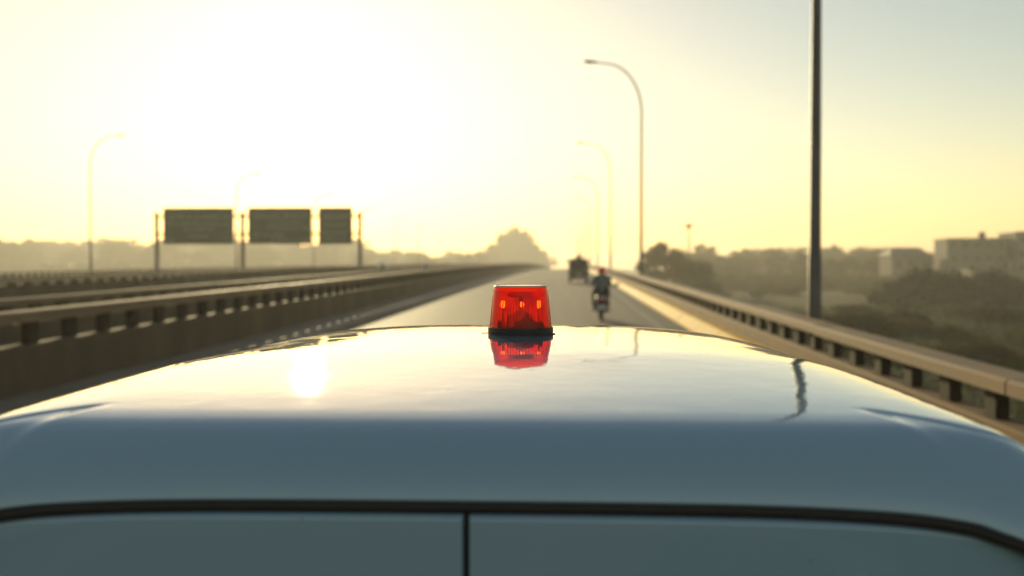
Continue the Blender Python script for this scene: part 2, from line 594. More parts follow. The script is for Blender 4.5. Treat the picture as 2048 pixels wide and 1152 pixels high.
# ------------------------------------------------------------------ street lamps
ARM = 3.1


def make_lamp():
    root = empty('street_lamp')
    # pole, tapered, straight to 9.0 m
    b = MB().lathe([(0.115, 0.0), (0.108, 2.0), (0.098, 2.02), (0.080, 6.0), (0.062, 9.95)], 16)
    b.build('pole', M['steel'], root, smooth=True, angle=40)
    p = MB().box(-0.22, 0.22, -0.22, 0.22, -0.12, 0.04, 0.01).lathe([(0.145, 0.04), (0.145, 0.30), (0.118, 0.36)], 16)
    p.build('base_plate', M['steel_dark'], root)
    pts, rad = [], []
    for i in range(15):
        a = math.pi / 2 * i / 14
        pts.append((-(1 - math.cos(a)) * 2.0, 0, 9.95 + math.sin(a) * 2.75))
        rad.append(0.062 - 0.018 * i / 14)
    pts += [(-2.5, 0, 12.78)]
    rad += [0.040]
    MB().tube(pts, rad, 12).build('arm', M['steel'], root, smooth=True, angle=40)
    h = MB()
    rings = []
    for t, wy, zt, zb in ((0, 0.045, 0.05, -0.05), (0.12, 0.075, 0.075, -0.065), (0.3, 0.13, 0.095, -0.085), (0.5, 0.155, 0.095, -0.09), (0.68, 0.13, 0.07, -0.07), (0.78, 0.05, 0.02, -0.03)):
        x = -2.4 - t * 1.08
        zz = 12.77 + t * 0.10
        rings.append([(x, wy * math.cos(a), zz + (zt if math.sin(a) > 0 else -zb) * math.sin(a)) for a in [2 * math.pi * k / 12 for k in range(12)]])
    h.rings(rings, True, True)
    hd = h.build('lamp_head', M['lamp_grey'], root, smooth=True, angle=50)
    MB().lathe([(0.02, -0.10), (0.09, -0.085), (0.11, -0.06), (0.11, -0.03)], 16, c=(-2.9, 0, 12.80)).build('lamp_glass', M['glass_grey'], hd, smooth=True)
    return root


lamp0 = make_lamp()
LR = ['nearest right-hand street lamp, a tall dark pole rising past the top edge of the photo',
      'tallest right-hand street lamp whose curved arm and head show whole',
      'third lamp of the right-hand row, arm ending just above the mid sky',
      'fourth lamp of the right-hand row, hazy pole left of the third',
      'fifth lamp of the right-hand row, faint in the haze above the dark van']
for i in range(11):
    y = 16.95 + 38.9 * i
    o = lamp0 if i == 0 else copy_tree(lamp0)
    o.location = (4.16, y, zr(y) - 0.1)
    o.rotation_euler = (0, 0, 0)
    tag(o, LR[i] if i < 5 else 'barely visible far lamp of the right-hand row near the vanishing point', 'street lamp', 'street lamps along the right parapet' if i < 5 else 'farthest lamps of the right row')
LL = ['nearest left-hand street lamp standing left of the green signs',
      'second left-hand street lamp rising behind the widest green sign',
      'third left-hand street lamp, faint, behind the middle green sign',
      'fourth left-hand street lamp, very faint, just right of the signs']
for i in range(9):
    y = 86.5 + 39.2 * i
    o = copy_tree(lamp0)
    o.location = (-42.3, y, zr(y) - 0.1)
    o.rotation_euler = (0, 0, math.pi)
    tag(o, LL[i] if i < 4 else 'barely visible far lamp of the left-hand row', 'street lamp', 'street lamps along the left parapet' if i < 4 else 'farthest lamps of the left row')


# ------------------------------------------------------------------ sign boards
def sign_face(name, seed, blocks):
    """dark green board with rows of blurred pale lettering (object space: x across, z up, both in metres)"""
    m = bpy.data.materials.new(name)
    m.use_nodes = True
    t = m.node_tree
    p = t.nodes['Principled BSDF']
    p.inputs['Roughness'].default_value = 0.55
    c = t.nodes.new('ShaderNodeTexCoord')
    n = t.nodes.new('ShaderNodeTexNoise'); n.inputs['Scale'].default_value = 1.3; n.inputs['Detail'].default_value = 5
    t.links.new(c.outputs['Object'], n.inputs['Vector'])
    mx = t.nodes.new('ShaderNodeMix'); mx.data_type = 'RGBA'
    mx.inputs[6].default_value = (0.022, 0.060, 0.026, 1)
    mx.inputs[7].default_value = (0.040, 0.085, 0.036, 1)
    t.links.new(n.outputs['Fac'], mx.inputs[0])
    t.links.new(mx.outputs[2], p.inputs['Base Color'])
    return m


M['sign_green'] = sign_face('sign_green', 1, None)
M['sign_text'] = mat('sign_lettering', (0.30, 0.31, 0.27), 0.6, var=0.2, coord='obj')
M['sign_back'] = mat('sign_aluminium', (0.25, 0.24, 0.22), 0.5, metal=0.5, var=0.1)

SGY = 88.0
sg = empty('road_sign', (-27.3, SGY, zr(SGY)))
tag(sg, 'row of three dark green direction boards on three steel posts left of the road', 'road sign')
zs = zr(SGY)


def sx(x): return x + 27.3


for x, top in ((-37.0, 5.95), (-29.1, 5.95), (-18.45, 5.95)):
    MB().box(sx(x) - 0.16, sx(x) + 0.16, 0.10, 0.36, -0.05, top, 0.02).build('post', M['steel_dark'], sg)
for zc in (5.55, 3.95):
    MB().box(sx(-37.15), sx(-18.3), -0.02, 0.09, zc - 0.09, zc + 0.09, 0.01).build('cross_beam', M['steel_dark'], sg)
boards = [(-36.25, -29.8), (-28.5, -22.7), (-22.1, -19.05)]
for bi, (a, b_) in enumerate(boards):
    z0, z1 = 3.03, 6.32
    bd = MB().box(sx(a), sx(b_), -0.12, -0.04, z0, z1, 0.008).build('sign_board', M['sign_green'], sg)
    fr = MB()
    for (u0, u1, w0, w1) in ((sx(a), sx(b_), z0, z0 + 0.06), (sx(a), sx(b_), z1 - 0.06, z1), (sx(a), sx(a) + 0.06, z0 + 0.061, z1 - 0.061), (sx(b_) - 0.06, sx(b_), z0 + 0.061, z1 - 0.061)):
        fr.box(u0 + 0.08 * 0, u1, -0.135, -0.1225, w0, w1)
    fr.build('border', M['sign_text'], bd)
    # illegible rows of lettering, one raised row each
    lr = random.Random(40 + bi)
    W = b_ - a
    rows = {0: [(2.45, 0.34, 0.10, 0.90), (1.85, 0.26, 0.07, 0.93), (1.35, 0.26, 0.30, 0.70), (0.75, 0.22, 0.36, 0.66), (0.35, 0.2, 0.06, 0.14)],
            1: [(2.5, 0.34, 0.12, 0.9), (1.9, 0.24, 0.30, 0.85), (1.45, 0.24, 0.30, 0.92), (0.85, 0.26, 0.08, 0.55), (0.35, 0.3, 0.38, 0.95)],
            2: [(2.45, 0.34, 0.16, 0.85), (1.75, 0.24, 0.2, 0.8), (1.0, 0.36, 0.12, 0.88), (0.5, 0.24, 0.15, 0.8)]}[bi]
    for zc, hh, f0, f1 in rows:
        x = sx(a) + W * f0
        rb = MB()
        while x < sx(a) + W * f1:
            ww = hh * lr.uniform(0.45, 0.8)
            st = hh * 0.2
            k = lr.randrange(4)
            yy0, yy1 = -0.132, -0.1225
            zz = z0 + zc - hh / 2
            rb.box(x, x + st, yy0, yy1, zz, zz + hh)
            if k != 0: rb.box(x + st + 0.001, x + ww, yy0, yy1, zz + hh - st, zz + hh)
            if k in (1, 3): rb.box(x + st + 0.001, x + ww, yy0, yy1, zz + hh * 0.42, zz + hh * 0.42 + st)
            if k in (0, 2): rb.box(x + st + 0.001, x + ww, yy0, yy1, zz, zz + st)
            x += ww + hh * 0.22
            if lr.random() < 0.14: x += hh * 0.6
        tag(rb.build('lettering', M['sign_text'], bd), kind='stuff')


# ------------------------------------------------------------------ trees and bushes
def crown_mesh(name, seed, rx, rz, zc, nclump, nleaf, leaf, m, flat=0.0):
    r = np.random.default_rng(seed)
    V, F = [], []
    cl = []
    for i in range(nclump):
        d = r.normal(size=3); d /= np.linalg.norm(d)
        rad = r.uniform(0.15, 1.0) ** 0.6
        c = np.array([d[0] * rx * rad, d[1] * rx * rad, d[2] * rz * rad])
        if flat: c[2] = abs(c[2]) * (1 - flat)
        c *= r.uniform(0.85, 1.12)
        cl.append((c, r.uniform(0.17, 0.36) * rx))
    per = nleaf // nclump
    for c, cr in cl:
        d = r.normal(size=(per, 3)); d /= np.linalg.norm(d, axis=1)[:, None]
        rad = cr * r.uniform(0.35, 1.05, size=(per, 1)) * np.where(r.random((per, 1)) < 0.2, r.uniform(1.0, 1.7, (per, 1)), 1.0)
        P = c + d * rad * np.array([1, 1, 0.75])
        for q in P:
            u = r.normal(size=3); u /= np.linalg.norm(u)
            vv = np.cross(u, r.normal(size=3)); vv /= np.linalg.norm(vv)
            s = leaf * r.uniform(0.6, 1.4)
            n = len(V)
            q = q + np.array([0, 0, zc])
            if q[2] < 0.05: q[2] = 0.05
            V += [q - u * s, q - vv * s * 0.55, q + u * s, q + vv * s * 0.55]
            F.append((n, n + 1, n + 2, n + 3))
    me = bpy.data.meshes.new(name)
    me.from_pydata([tuple(x) for x in V], [], F)
    me.materials.append(m)
    return me, cl


def trunk_mesh(name, h, r0, cl, zc):
    b = MB()
    b.tube([(0, 0, -0.6), (0.08, 0.03, h * 0.4), (-0.05, 0.08, h * 0.8), (0, 0, h)], [r0 * 1.25, r0, r0 * 0.8, r0 * 0.45], 8)
    for c, cr in cl[:9]:
        s = Vector((0, 0, h * 0.72))
        e = Vector((c[0], c[1], c[2] + zc))
        mid = s.lerp(e, 0.5) + Vector((0, 0, 0.1 * h))
        b.tube([s, mid, e], [r0 * 0.45, r0 * 0.28, r0 * 0.1], 6)
    return b.mesh(name, M['trunk'], smooth=True)


TREES = []
for k, (rx, rz, zc, nc, nl, leaf, mk, th) in enumerate([
        (3.6, 3.4, 5.4, 44, 5600, 0.22, 'leaf_a', 6.2),
        (2.9, 4.2, 5.9, 44, 5600, 0.20, 'leaf_b', 7.0),
        (4.6, 3.0, 5.0, 50, 6200, 0.24, 'leaf_c', 6.0),
        (2.3, 3.8, 5.6, 30, 3600, 0.20, 'leaf_a', 6.6),
        (5.2, 5.0, 6.8, 64, 8000, 0.27, 'leaf_b', 8.0)]):
    cm, cl = crown_mesh('crown', 100 + k, rx, rz, zc, nc, nl, leaf, M[mk])
    TREES.append((cm, trunk_mesh('trunk', th, 0.22 + 0.03 * k, cl, zc), zc + rz))
BUSH = []
for k, (rx, rz, nc, nl, leaf, mk) in enumerate([(2.6, 2.6, 18, 2600, 0.16, 'leaf_b'), (2.0, 2.1, 14, 1900, 0.15, 'leaf_a'), (3.2, 2.2, 22, 3000, 0.17, 'leaf_c'), (2.6, 2.6, 30, 4200, 0.15, 'leaf_d'), (3.2, 2.2, 30, 4200, 0.16, 'leaf_d')]):
    cm, cl = crown_mesh('foliage', 200 + k, rx, rz, 0.5, nc, nl, leaf, M[mk], flat=0.25)
    b = MB()
    for c, cr in cl[:10]:
        e = Vector((c[0], c[1], c[2] + 0.5))
        b.tube([(0, 0, -0.3), e * 0.5 + Vector((0, 0, 0.2)), e], [0.08, 0.05, 0.02], 5)
    BUSH.append((cm, b.mesh('stems', M['trunk'])))


def tree(k, x, y, h, label, group, name='tree', wide=1.0):
    cm, tm, H = TREES[k]
    s = h / H
    root = empty(name, (x, y, ground_z(x, y)), (0, 0, rng.uniform(0, 6.28)))
    tag(root, label, 'tree', group)
    root.scale = (s * wide, s * wide, s)
    link_mesh('trunk', tm, root)
    link_mesh('crown', cm, root)
    return root


def bush(k, x, y, h, label, group, wide=1.0):
    cm, sm = BUSH[k]
    s = h / 2.7
    root = empty('bush', (x, y, ground_z(x, y)), (0, 0, rng.uniform(0, 6.28)))
    tag(root, label, 'bush', group)
    root.scale = (s * wide, s * wide, s)
    link_mesh('stems', sm, root)
    link_mesh('foliage', cm, root)
    return root


# the tall clump closing the left side of the road
CL = [(2, -53, 690, 14, 1.3), (4, -50.5, 706, 20, 0.9), (1, -46, 698, 23.5, 1.15), (4, -41, 710, 27.5, 0.8), (0, -36.5, 702, 29.5, 0.9), (4, -31.5, 716, 26.5, 0.75), (1, -27, 705, 24.5, 1.0), (0, -22, 725, 19, 1.0), (2, -17, 735, 13, 1.1)]
CN = ['leftmost low tree', 'second tree from the left', 'third tree from the left', 'broad fourth tree from the left', 'tallest tree at the peak', 'broad tree right of the peak', 'third tree from the right', 'second tree from the right', 'rightmost low tree']
for (k, x, y, h, wd), nm in zip(CL, CN):
    tree(k, x, y, h * 1.12, nm + ' of the tall hazy clump left of the dark pickup', 'tall clump beyond the crest', wide=wd)
# left tree line
lr = random.Random(21)
SEG = [(152, 'hazy horizon tree left of the nearest left-hand lamp'), (310, 'hazy horizon tree between the left-hand lamp and the green signs'), (485, 'hazy horizon tree seen under or behind the widest green board'),
       (719, 'hazy horizon tree seen under the two narrower green boards'), (5000, 'hazy horizon tree between the green signs and the tall clump')]
for i in range(84):
    y = lr.uniform(500, 740)
    px = -110 + i * 13.2 + lr.uniform(-10, 10)
    x = (px - 1133) / 1991 * y
    if x > -50:
        x = -50 - lr.uniform(0, 8)
        y = min(760, x * 1991 / (px - 1133))
    h = lr.uniform(8.5, 13.0) * (y / 330)
    if px > 740: h *= 0.68
    lab = next(n for m_, n in SEG if px < m_)
    tree(lr.choice([0, 1, 2, 2, 4, 4, 0]), x, y, h, lab, 'left horizon tree line', wide=lr.uniform(1.1, 1.5))
for i in range(26):
    y = lr.uniform(130, 230)
    x = -48 - lr.uniform(0, 0.42 * y)
    bush(lr.randrange(3), x, y, lr.uniform(2.2, 4.6), 'hazy scrub bush in front of the left tree line', 'left scrub', wide=lr.uniform(1.1, 1.8))
for i in range(46):
    y = lr.uniform(440, 490)
    px = -60 + i * 21 + lr.uniform(-8, 8)
    bush(lr.randrange(3), min(-52, (px - 1133) / 1991 * y), y, lr.uniform(5.5, 8.5), 'pale thicket bush at the foot of the left horizon trees', 'left horizon thicket', wide=lr.uniform(1.2, 1.7))
for i in range(26):
    y = lr.uniform(235, 252)
    px = 1400 + i * 15 + lr.uniform(-6, 6)
    bush(lr.randrange(3), (px - 1133) / 1991 * y, y, lr.uniform(3.4, 5.4), 'hazy thicket bush at the foot of the right horizon trees', 'right horizon thicket', wide=lr.uniform(1.2, 1.6))
# right side
for k, x, y, h, nm, wd in ((1, 15.2, 186, 8.6, 'leftmost', 1.0), (0, 18.0, 182, 9.8, 'tallest', 1.15), (3, 20.9, 190, 8.9, 'narrow', 1.3), (2, 23.0, 178, 7.0, 'rightmost, lowest', 0.8)):
    tree(k, x, y, h, nm + ' tree of the clump right of the second lamp', 'clump by the right parapet', wide=wd)
SEGR = [(1460, 'hazy right-hand horizon tree near the slim mast'), (1620, 'hazy horizon tree left of the nearest lamp pole'), (1780, 'hazy horizon tree between the nearest lamp pole and the pale house'), (5000, 'hazy tree in front of the apartment blocks')]
for i in range(56):
    y = lr.uniform(255, 420)
    px = 1350 + i * 15.5 + lr.uniform(-12, 12)
    x = (px - 1133) / 1991 * y
    h = lr.uniform(5.4, 8.6) * (y / 240)
    if 1770 < px and y < 240: h *= 0.68
    lab = next(n for m_, n in SEGR if px < m_)
    tree(lr.choice([0, 1, 2, 4, 2]), x, y, h, lab, 'right horizon tree line', wide=lr.uniform(1.0, 1.5))
for i in range(20):
    y = lr.uniform(165, 205)
    x = lr.uniform(0.12, 0.46) * y
    if y < 180 and x > 40: y += 22; x *= 1.12
    bush(lr.randrange(3), x, y, lr.uniform(1.6, 3.4), 'scrub bush scattered over the field ' + ('left' if x / y < 0.246 else 'right') + ' of the nearest lamp pole', 'right field scrub', wide=lr.uniform(1.1, 1.9))
for i in range(16):
    y = lr.uniform(48, 118)
    x = y * lr.uniform(0.24, 0.52)
    bush(lr.choice([1, 2, 3]), x, y, lr.uniform(0.7, 1.7), 'low scrub tuft in the grass below the right parapet', 'near field tufts', wide=lr.uniform(1.2, 2.4))
for k, x, y, h, wd, nm in ((3, 52.5, 142, 5.4, 1.45, 'tallest bush in the middle'), (4, 56.8, 143, 5.0, 1.4, 'broad bush right of the middle'), (4, 47.6, 141, 3.8, 1.4, 'low left bush'), (3, 60.5, 142, 4.0, 1.4, 'low right bush')):
    bush(k, x, y, h, nm + ' of the big dark mound in the right field', 'dark bush mound', wide=wd)

# grass over the near field and the bank
gb = MB()
gr = random.Random(5)
for i in range(26000):
    y = 8 + 120 * gr.random() ** 1.25
    x = 4.9 + gr.random() ** 1.2 * (10 + y * 0.55)
    z = ground_z(x, y)
    h = gr.uniform(0.15, 0.5) * (0.6 + 0.8 * (0.5 + 0.5 * math.sin(x * 0.37 + 2 * math.sin(y * 0.11))))
    a = gr.uniform(0, 6.28)
    dx, dy = math.cos(a) * 0.05, math.sin(a) * 0.05
    lx, ly = gr.uniform(-0.12, 0.12), gr.uniform(-0.12, 0.12)
    n = len(gb.v)
    gb.v += [(x - dx, y - dy, z - 0.03), (x + dx, y + dy, z - 0.03), (x + lx, y + ly, z + h),
             (x + dy + 0.1, y - dx, z - 0.03), (x - dy + 0.1, y + dx, z - 0.03), (x + 0.1 - lx, y + ly, z + h * 0.8)]
    gb.f += [(n, n + 1, n + 2), (n + 3, n + 4, n + 5)]
tag(gb.build('grass', M['grass']), 'rough dry grass growing over the bank and field on the right', 'grass', kind='stuff')

# ------------------------------------------------------------------ buildings on the right horizon
M['render_a'] = mat('building_render', (0.17, 0.15, 0.13), 0.9, var=0.2, vscale=0.5, coord='obj')
M['render_b'] = mat('building_render_pale', (0.19, 0.165, 0.13), 0.9, var=0.2, vscale=0.5, coord='obj')
M['roof_tin'] = mat('tin_roof', (0.12, 0.11, 0.10), 0.6, metal=0.2, var=0.25, vscale=1.0, coord='obj')
M['pane'] = mat('window_glass', (0.04, 0.045, 0.05), 0.12, var=0.1, coord='obj')


def block(label, x, y, w_, d, h, m, floors, bays, rz=0.0, cat='building', pitched=False, step=None):
    zg = ground_z(x, y)
    root = tag(empty('apartment_building' if floors > 1 else 'house', (x, y, zg), (0, 0, rz)), label, 'building')
    MB().box(-w_ / 2, w_ / 2, 0, d, -0.5, h).build('wall', m, root)
    if pitched:
        b = MB()
        b.add([(-w_ / 2 - 0.5, -0.5, h - 0.05), (w_ / 2 + 0.5, -0.5, h - 0.05), (w_ / 2 + 0.5, d + 0.5, h - 0.05), (-w_ / 2 - 0.5, d + 0.5, h - 0.05), (-w_ / 2 + 1.2, d / 2, h + 2.0), (w_ / 2 - 1.2, d / 2, h + 2.0)],
              [(0, 1, 5, 4), (1, 2, 5), (2, 3, 4, 5), (3, 0, 4), (3, 2, 1, 0)])
        b.build('roof', M['roof_tin'], root)
    else:
        rf = MB()
        rf.box(-w_ / 2 - 0.25, w_ / 2 + 0.25, -0.25, d + 0.25, h + 0.002, h + 0.28)
        r_ = rf.build('roof', M['roof_tin'], root)
        MB().lathe([(0.8, 0), (0.8, 1.3), (0.2, 1.6)], 12, c=(w_ * 0.2, d * 0.5, h + 0.283)).build('water_tank', M['roof_tin'], r_)
    fh = h / floors
    pw, ph = 1.25, fh * 0.45
    pane = MB().box(-pw / 2, pw / 2, -0.03, -0.004, -ph / 2, ph / 2).mesh('window', M['pane'])
    frm = MB()
    for a in ((-pw / 2 - 0.08, pw / 2 + 0.08, -ph / 2 - 0.09, -ph / 2 - 0.002), (-pw / 2 - 0.08, pw / 2 + 0.08, ph / 2 + 0.002, ph / 2 + 0.08)):
        frm.box(a[0], a[1], -0.12, -0.004, a[2], a[3])
    for s in (-1, 1):
        frm.box(s * (pw / 2 + 0.04) - 0.036, s * (pw / 2 + 0.04) + 0.036, -0.1, -0.004, -ph / 2 + 0.001, ph / 2 - 0.001)
    frm = frm.mesh('frame', M['render_b'])
    for f in range(floors):
        for j in range(bays):
            xx = -w_ / 2 + (j + 0.5) * w_ / bays
            o = link_mesh('window', pane, root, (xx, 0, f * fh + fh * 0.55))
            link_mesh('frame', frm, o)
    return root


block('long flat-roofed apartment block behind the dark bush mound', 92.5, 230, 13.0, 10, 11.7, M['render_a'], 4, 5, R(-4))
block('taller flat-roofed block cut by the right edge of the photo', 106.0, 226, 13, 11, 13.0, M['render_a'], 4, 5, R(-4))
block('pale house with a hipped roof left of the apartment block', 80.0, 236, 9.0, 8, 8.0, M['render_b'], 2, 3, R(3), pitched=True)
block('low pale building in front of the apartment blocks', 88.0, 205, 13.0, 6, 4.6, M['render_b'], 1, 4, R(-3))
block('small hazy block beyond the trees right of the nearest lamp pole', 105.0, 400, 8.0, 8, 12.6, M['render_a'], 3, 3)

# distant mast
my = 240.0
mx_ = 0.1215 * my
ms = tag(empty('mast', (mx_, my, ground_z(mx_, my))), 'slim mast with a small head platform rising above the right-hand trees', 'mast')
MB().lathe([(0.30, -0.5), (0.26, 3), (0.18, 15.2)], 10).build('pole', M['steel'], ms, smooth=True, angle=40)
pl = MB().lathe([(0.3, 14.9), (0.95, 15.25), (0.95, 15.5), (0.3, 15.55)], 12)
for a in range(4):
    pl.box(0.7 * math.cos(a * 1.57 + 0.4) - 0.2, 0.7 * math.cos(a * 1.57 + 0.4) + 0.2, 0.7 * math.sin(a * 1.57 + 0.4) - 0.15, 0.7 * math.sin(a * 1.57 + 0.4) + 0.15, 15.55, 16.0)
pl.build('platform', M['steel_dark'], ms)


# ------------------------------------------------------------------ wheels
def wheel_meshes(r, wd, rim):
    ty = MB()
    prof = [(rim, -wd * 0.42), (r * 0.93, -wd * 0.5), (r * 0.985, -wd * 0.4), (r, -wd * 0.2), (r, wd * 0.2), (r * 0.985, wd * 0.4), (r * 0.93, wd * 0.5), (rim, wd * 0.42)]
    ty.lathe(prof, 28, 'x', caps=False)
    t = ty.mesh('tyre', M['tyre'], smooth=True)
    rm = MB().lathe([(0.02, -wd * 0.30), (rim * 0.5, -wd * 0.34), (rim * 0.85, -wd * 0.22), (rim * 1.01, -wd * 0.42), (rim * 1.01, wd * 0.42), (rim * 0.85, wd * 0.22), (rim * 0.5, wd * 0.34), (0.02, wd * 0.30)], 20, 'x')
    return t, rm.mesh('rim', M['steel'], smooth=True, angle=30)


def add_wheel(parent, x, y, z, t, r):
    e = empty('wheel', (x, y, z)); e.parent = parent
    link_mesh('tyre', t, e); link_mesh('rim', r, e)
    return e


# ------------------------------------------------------------------ the dark van ahead
VY, VX = 70.0, 0.86
van = empty('passenger_pickup', (VX, VY, zr(VY)), (math.atan(slope(VY)), 0, R(0.5)))
tag(van, 'small dark covered pickup van driving ahead in the middle of the road', 'van')
b = MB()
hw = 0.73
rings = []
for y, zt, ww in ((0.0, 1.66, 0.66), (0.05, 1.72, 0.70), (1.6, 1.74, 0.71), (1.75, 1.70, 0.70)):
    ring = []
    for (u, z) in ((-1.0, 0.34), (1.0, 0.34), (1.04, 0.75), (1.0, 1.1), (0.95, zt - 0.12), (0.80, zt - 0.02), (0.3, zt + 0.02), (-0.3, zt + 0.02), (-0.80, zt - 0.02), (-0.95, zt - 0.12), (-1.0, 1.1), (-1.04, 0.75)):
        ring.append((u * ww, y, z))
    rings.append(ring)
b.rings(rings, True, True)
b.build('canopy', M['canvas'], van, smooth=True, angle=35)
b = MB()
rings = []
for y, zt, zb, ww in ((1.76, 1.60, 0.36, 0.69), (2.3, 1.62, 0.34, 0.69), (2.75, 1.40, 0.34, 0.70), (3.05, 0.95, 0.32, 0.70), (3.3, 0.80, 0.34, 0.66)):
    rings.append([(-ww, y, zb), (ww, y, zb), (ww, y, 0.85 if zt > 0.9 else zt * 0.9), (ww * 0.88, y, zt), (-ww * 0.88, y, zt), (-ww, y, 0.85 if zt > 0.9 else zt * 0.9)])
b.rings(rings, True, True)
b.build('cab', M['van_paint'], van, smooth=True, angle=30)
MB().box(-0.56, 0.56, -0.03, 0.02, 0.98, 1.52, 0.02).build('rear_window', M['dark_glass'], van)
tg = MB().box(-0.66, 0.66, -0.05, -0.004, 0.46, 0.90, 0.015).build('tailgate', M['van_paint'], van)
MB().box(-0.70, 0.70, -0.13, -0.052, 0.34, 0.45, 0.02).build('bumper', M['steel_dark'], van)
MB().box(-0.17, 0.17, -0.066, -0.052, 0.55, 0.66).build('number_plate', M['plate_white'], van)
for s in (-1, 1):
    MB().box(s * 0.60 - 0.055, s * 0.60 + 0.055, -0.075, -0.052, 0.66, 0.86, 0.01).build('tail_light', M['red_lens'], van)
    am = MB().tube([(s * 0.66, 2.55, 1.20), (s * 0.80, 2.55, 1.42)], 0.012, 6)
    mo = am.build('side_mirror', M['steel_dark'], van)
    MB().lathe([(0.005, -0.07), (0.06, -0.05), (0.085, 0.0), (0.06, 0.05), (0.005, 0.07)], 14, c=(s * 0.80, 2.55, 1.50)).build('mirror_shell', M['chrome'], mo, smooth=True)
tt, rr_ = wheel_meshes(0.29, 0.17, 0.17)
for x in (-0.60, 0.60):
    for y in (0.55, 2.55):
        add_wheel(van, x, y, 0.29, tt, rr_)
MB().box(-0.62, 0.62, 0.3, 2.9, 0.28, 0.335).build('chassis', M['steel_dark'], van)
bundle = MB().box(-0.20, 0.22, 0.5, 1.2, -0.01, 0.14, 0.05).lathe([(0.11, 0.14), (0.09, 0.24), (0.03, 0.30)], 10, c=(0.02, 0.8, 0))
ob = bundle.build('roof_bundle', M['canvas'], None, (VX, VY, zr(VY) + 1.775), smooth=True)
tag(ob, 'small dark bundle lying on the roof of the pickup van', 'bundle')
glint = MB().lathe([(0.01, -0.09), (0.08, -0.06), (0.11, 0.0), (0.08, 0.06), (0.01, 0.09)], 16)
glint.tube([(0, 0, -0.06), (0.12, 0.0, -0.22)], 0.012, 6)
g_ = glint.build('convex_mirror', M['chrome'], van, (-0.80, 0.10, 1.62), smooth=True)
g_['label'] = 'round convex mirror on the left rear corner'

# ------------------------------------------------------------------ motor scooter and rider
BY, BX = 29.0, 1.02
bk = empty('motor_scooter', (BX, BY, zr(BY)), (math.atan(slope(BY)), 0, R(0.5)))
tag(bk, 'black motor scooter with pale number plate riding ahead near the right kerb', 'scooter')
tt, rr_ = wheel_meshes(0.28, 0.10, 0.21)
add_wheel(bk, 0, 0.0, 0.28, tt, rr_)
add_wheel(bk, 0, 1.24, 0.28, tt, rr_)
b = MB()
rings = []
for y, z0, z1, ww in ((-0.42, 0.62, 0.70, 0.05), (-0.36, 0.52, 0.78, 0.14), (-0.1, 0.40, 0.80, 0.20), (0.3, 0.36, 0.78, 0.19), (0.6, 0.32, 0.60, 0.16), (0.85, 0.32, 0.56, 0.14), (1.0, 0.40, 0.95, 0.17), (1.1, 0.60, 1.0, 0.13)):
    zc, hz = (z0 + z1) / 2, (z1 - z0) / 2
    rings.append([(ww * math.copysign(abs(math.cos(a)) ** 0.7, math.cos(a)), y, zc + hz * math.copysign(abs(math.sin(a)) ** 0.7, math.sin(a))) for a in [2 * math.pi * k / 14 for k in range(14)]])
b.rings(rings, True, True)
b.build('body', M['bike_black'], bk, smooth=True)
b = MB()
rings = []
for y, z, ww, hh in ((-0.40, 0.79, 0.09, 0.03), (-0.3, 0.80, 0.15, 0.05), (0.1, 0.79, 0.15, 0.05), (0.42, 0.77, 0.11, 0.04), (0.5, 0.76, 0.05, 0.02)):
    rings.append([(ww * math.cos(a), y, z + hh * math.sin(a)) for a in [2 * math.pi * k / 12 for k in range(12)]])
b.rings(rings, True, True)
b.build('seat', M['rubber'], bk, smooth=True)
MB().rings([[(-0.075, y, z), (0.075, y, z), (0.075, y, z + 0.02), (-0.075, y, z + 0.02)] for y, z in ((0.05, 0.57), (-0.2, 0.55), (-0.36, 0.42), (-0.44, 0.28))], True, True).build('rear_mudguard', M['bike_black'], bk)
MB().box(-0.115, 0.115, -0.47, -0.45, 0.37, 0.50, 0.005).build('number_plate', M['plate_white'], bk)
MB().box(-0.085, 0.085, -0.475, -0.42, 0.60, 0.665, 0.012).build('tail_lamp', M['red_lens'], bk)
MB().box(-0.075, 0.075, -0.47, -0.425, 0.668, 0.735, 0.012).build('tail_lamp_cover', M['plate_white'], bk)
for s in (-1, 1):
    MB().box(s * 0.16 - 0.03, s * 0.16 + 0.03, -0.44, -0.40, 0.60, 0.66, 0.01).build('indicator', M['plate_white'], bk)
    MB().tube([(s * 0.18, 0.0, 0.30), (s * 0.17, -0.12, 0.62)], 0.025, 8).build('shock_absorber', M['steel'], bk, smooth=True)
    mm = MB().tube([(s * 0.22, 1.0, 1.04), (s * 0.30, 0.98, 1.20)], 0.008, 6).build('mirror_stem', M['steel_dark'], bk)
    MB().lathe([(0.005, -0.04), (0.045, -0.03), (0.062, 0.0), (0.045, 0.03), (0.005, 0.04)], 14, 'y', c=(s * 0.315, 0.98, 1.24)).build('mirror', M['chrome'], mm, smooth=True)
    MB().tube([(s * 0.05, 1.24, 0.28), (s * 0.06, 1.06, 0.85)], 0.026, 8).build('fork_leg', M['steel'], bk, smooth=True)
MB().tube([(0.15, -0.30, 0.33), (0.16, 0.2, 0.28)], [0.055, 0.04], 10).build('exhaust', M['steel_dark'], bk, smooth=True)
MB().tube([(-0.33, 0.90, 1.0), (-0.2, 0.98, 1.03), (0, 1.02, 1.0), (0.2, 0.98, 1.03), (0.33, 0.90, 1.0)], 0.018, 8).build('handlebar', M['steel_dark'], bk, smooth=True)
MB().box(-0.30, 0.30, 0.50, 0.56, 0.27, 0.31, 0.01).build('footrest', M['steel_dark'], bk)

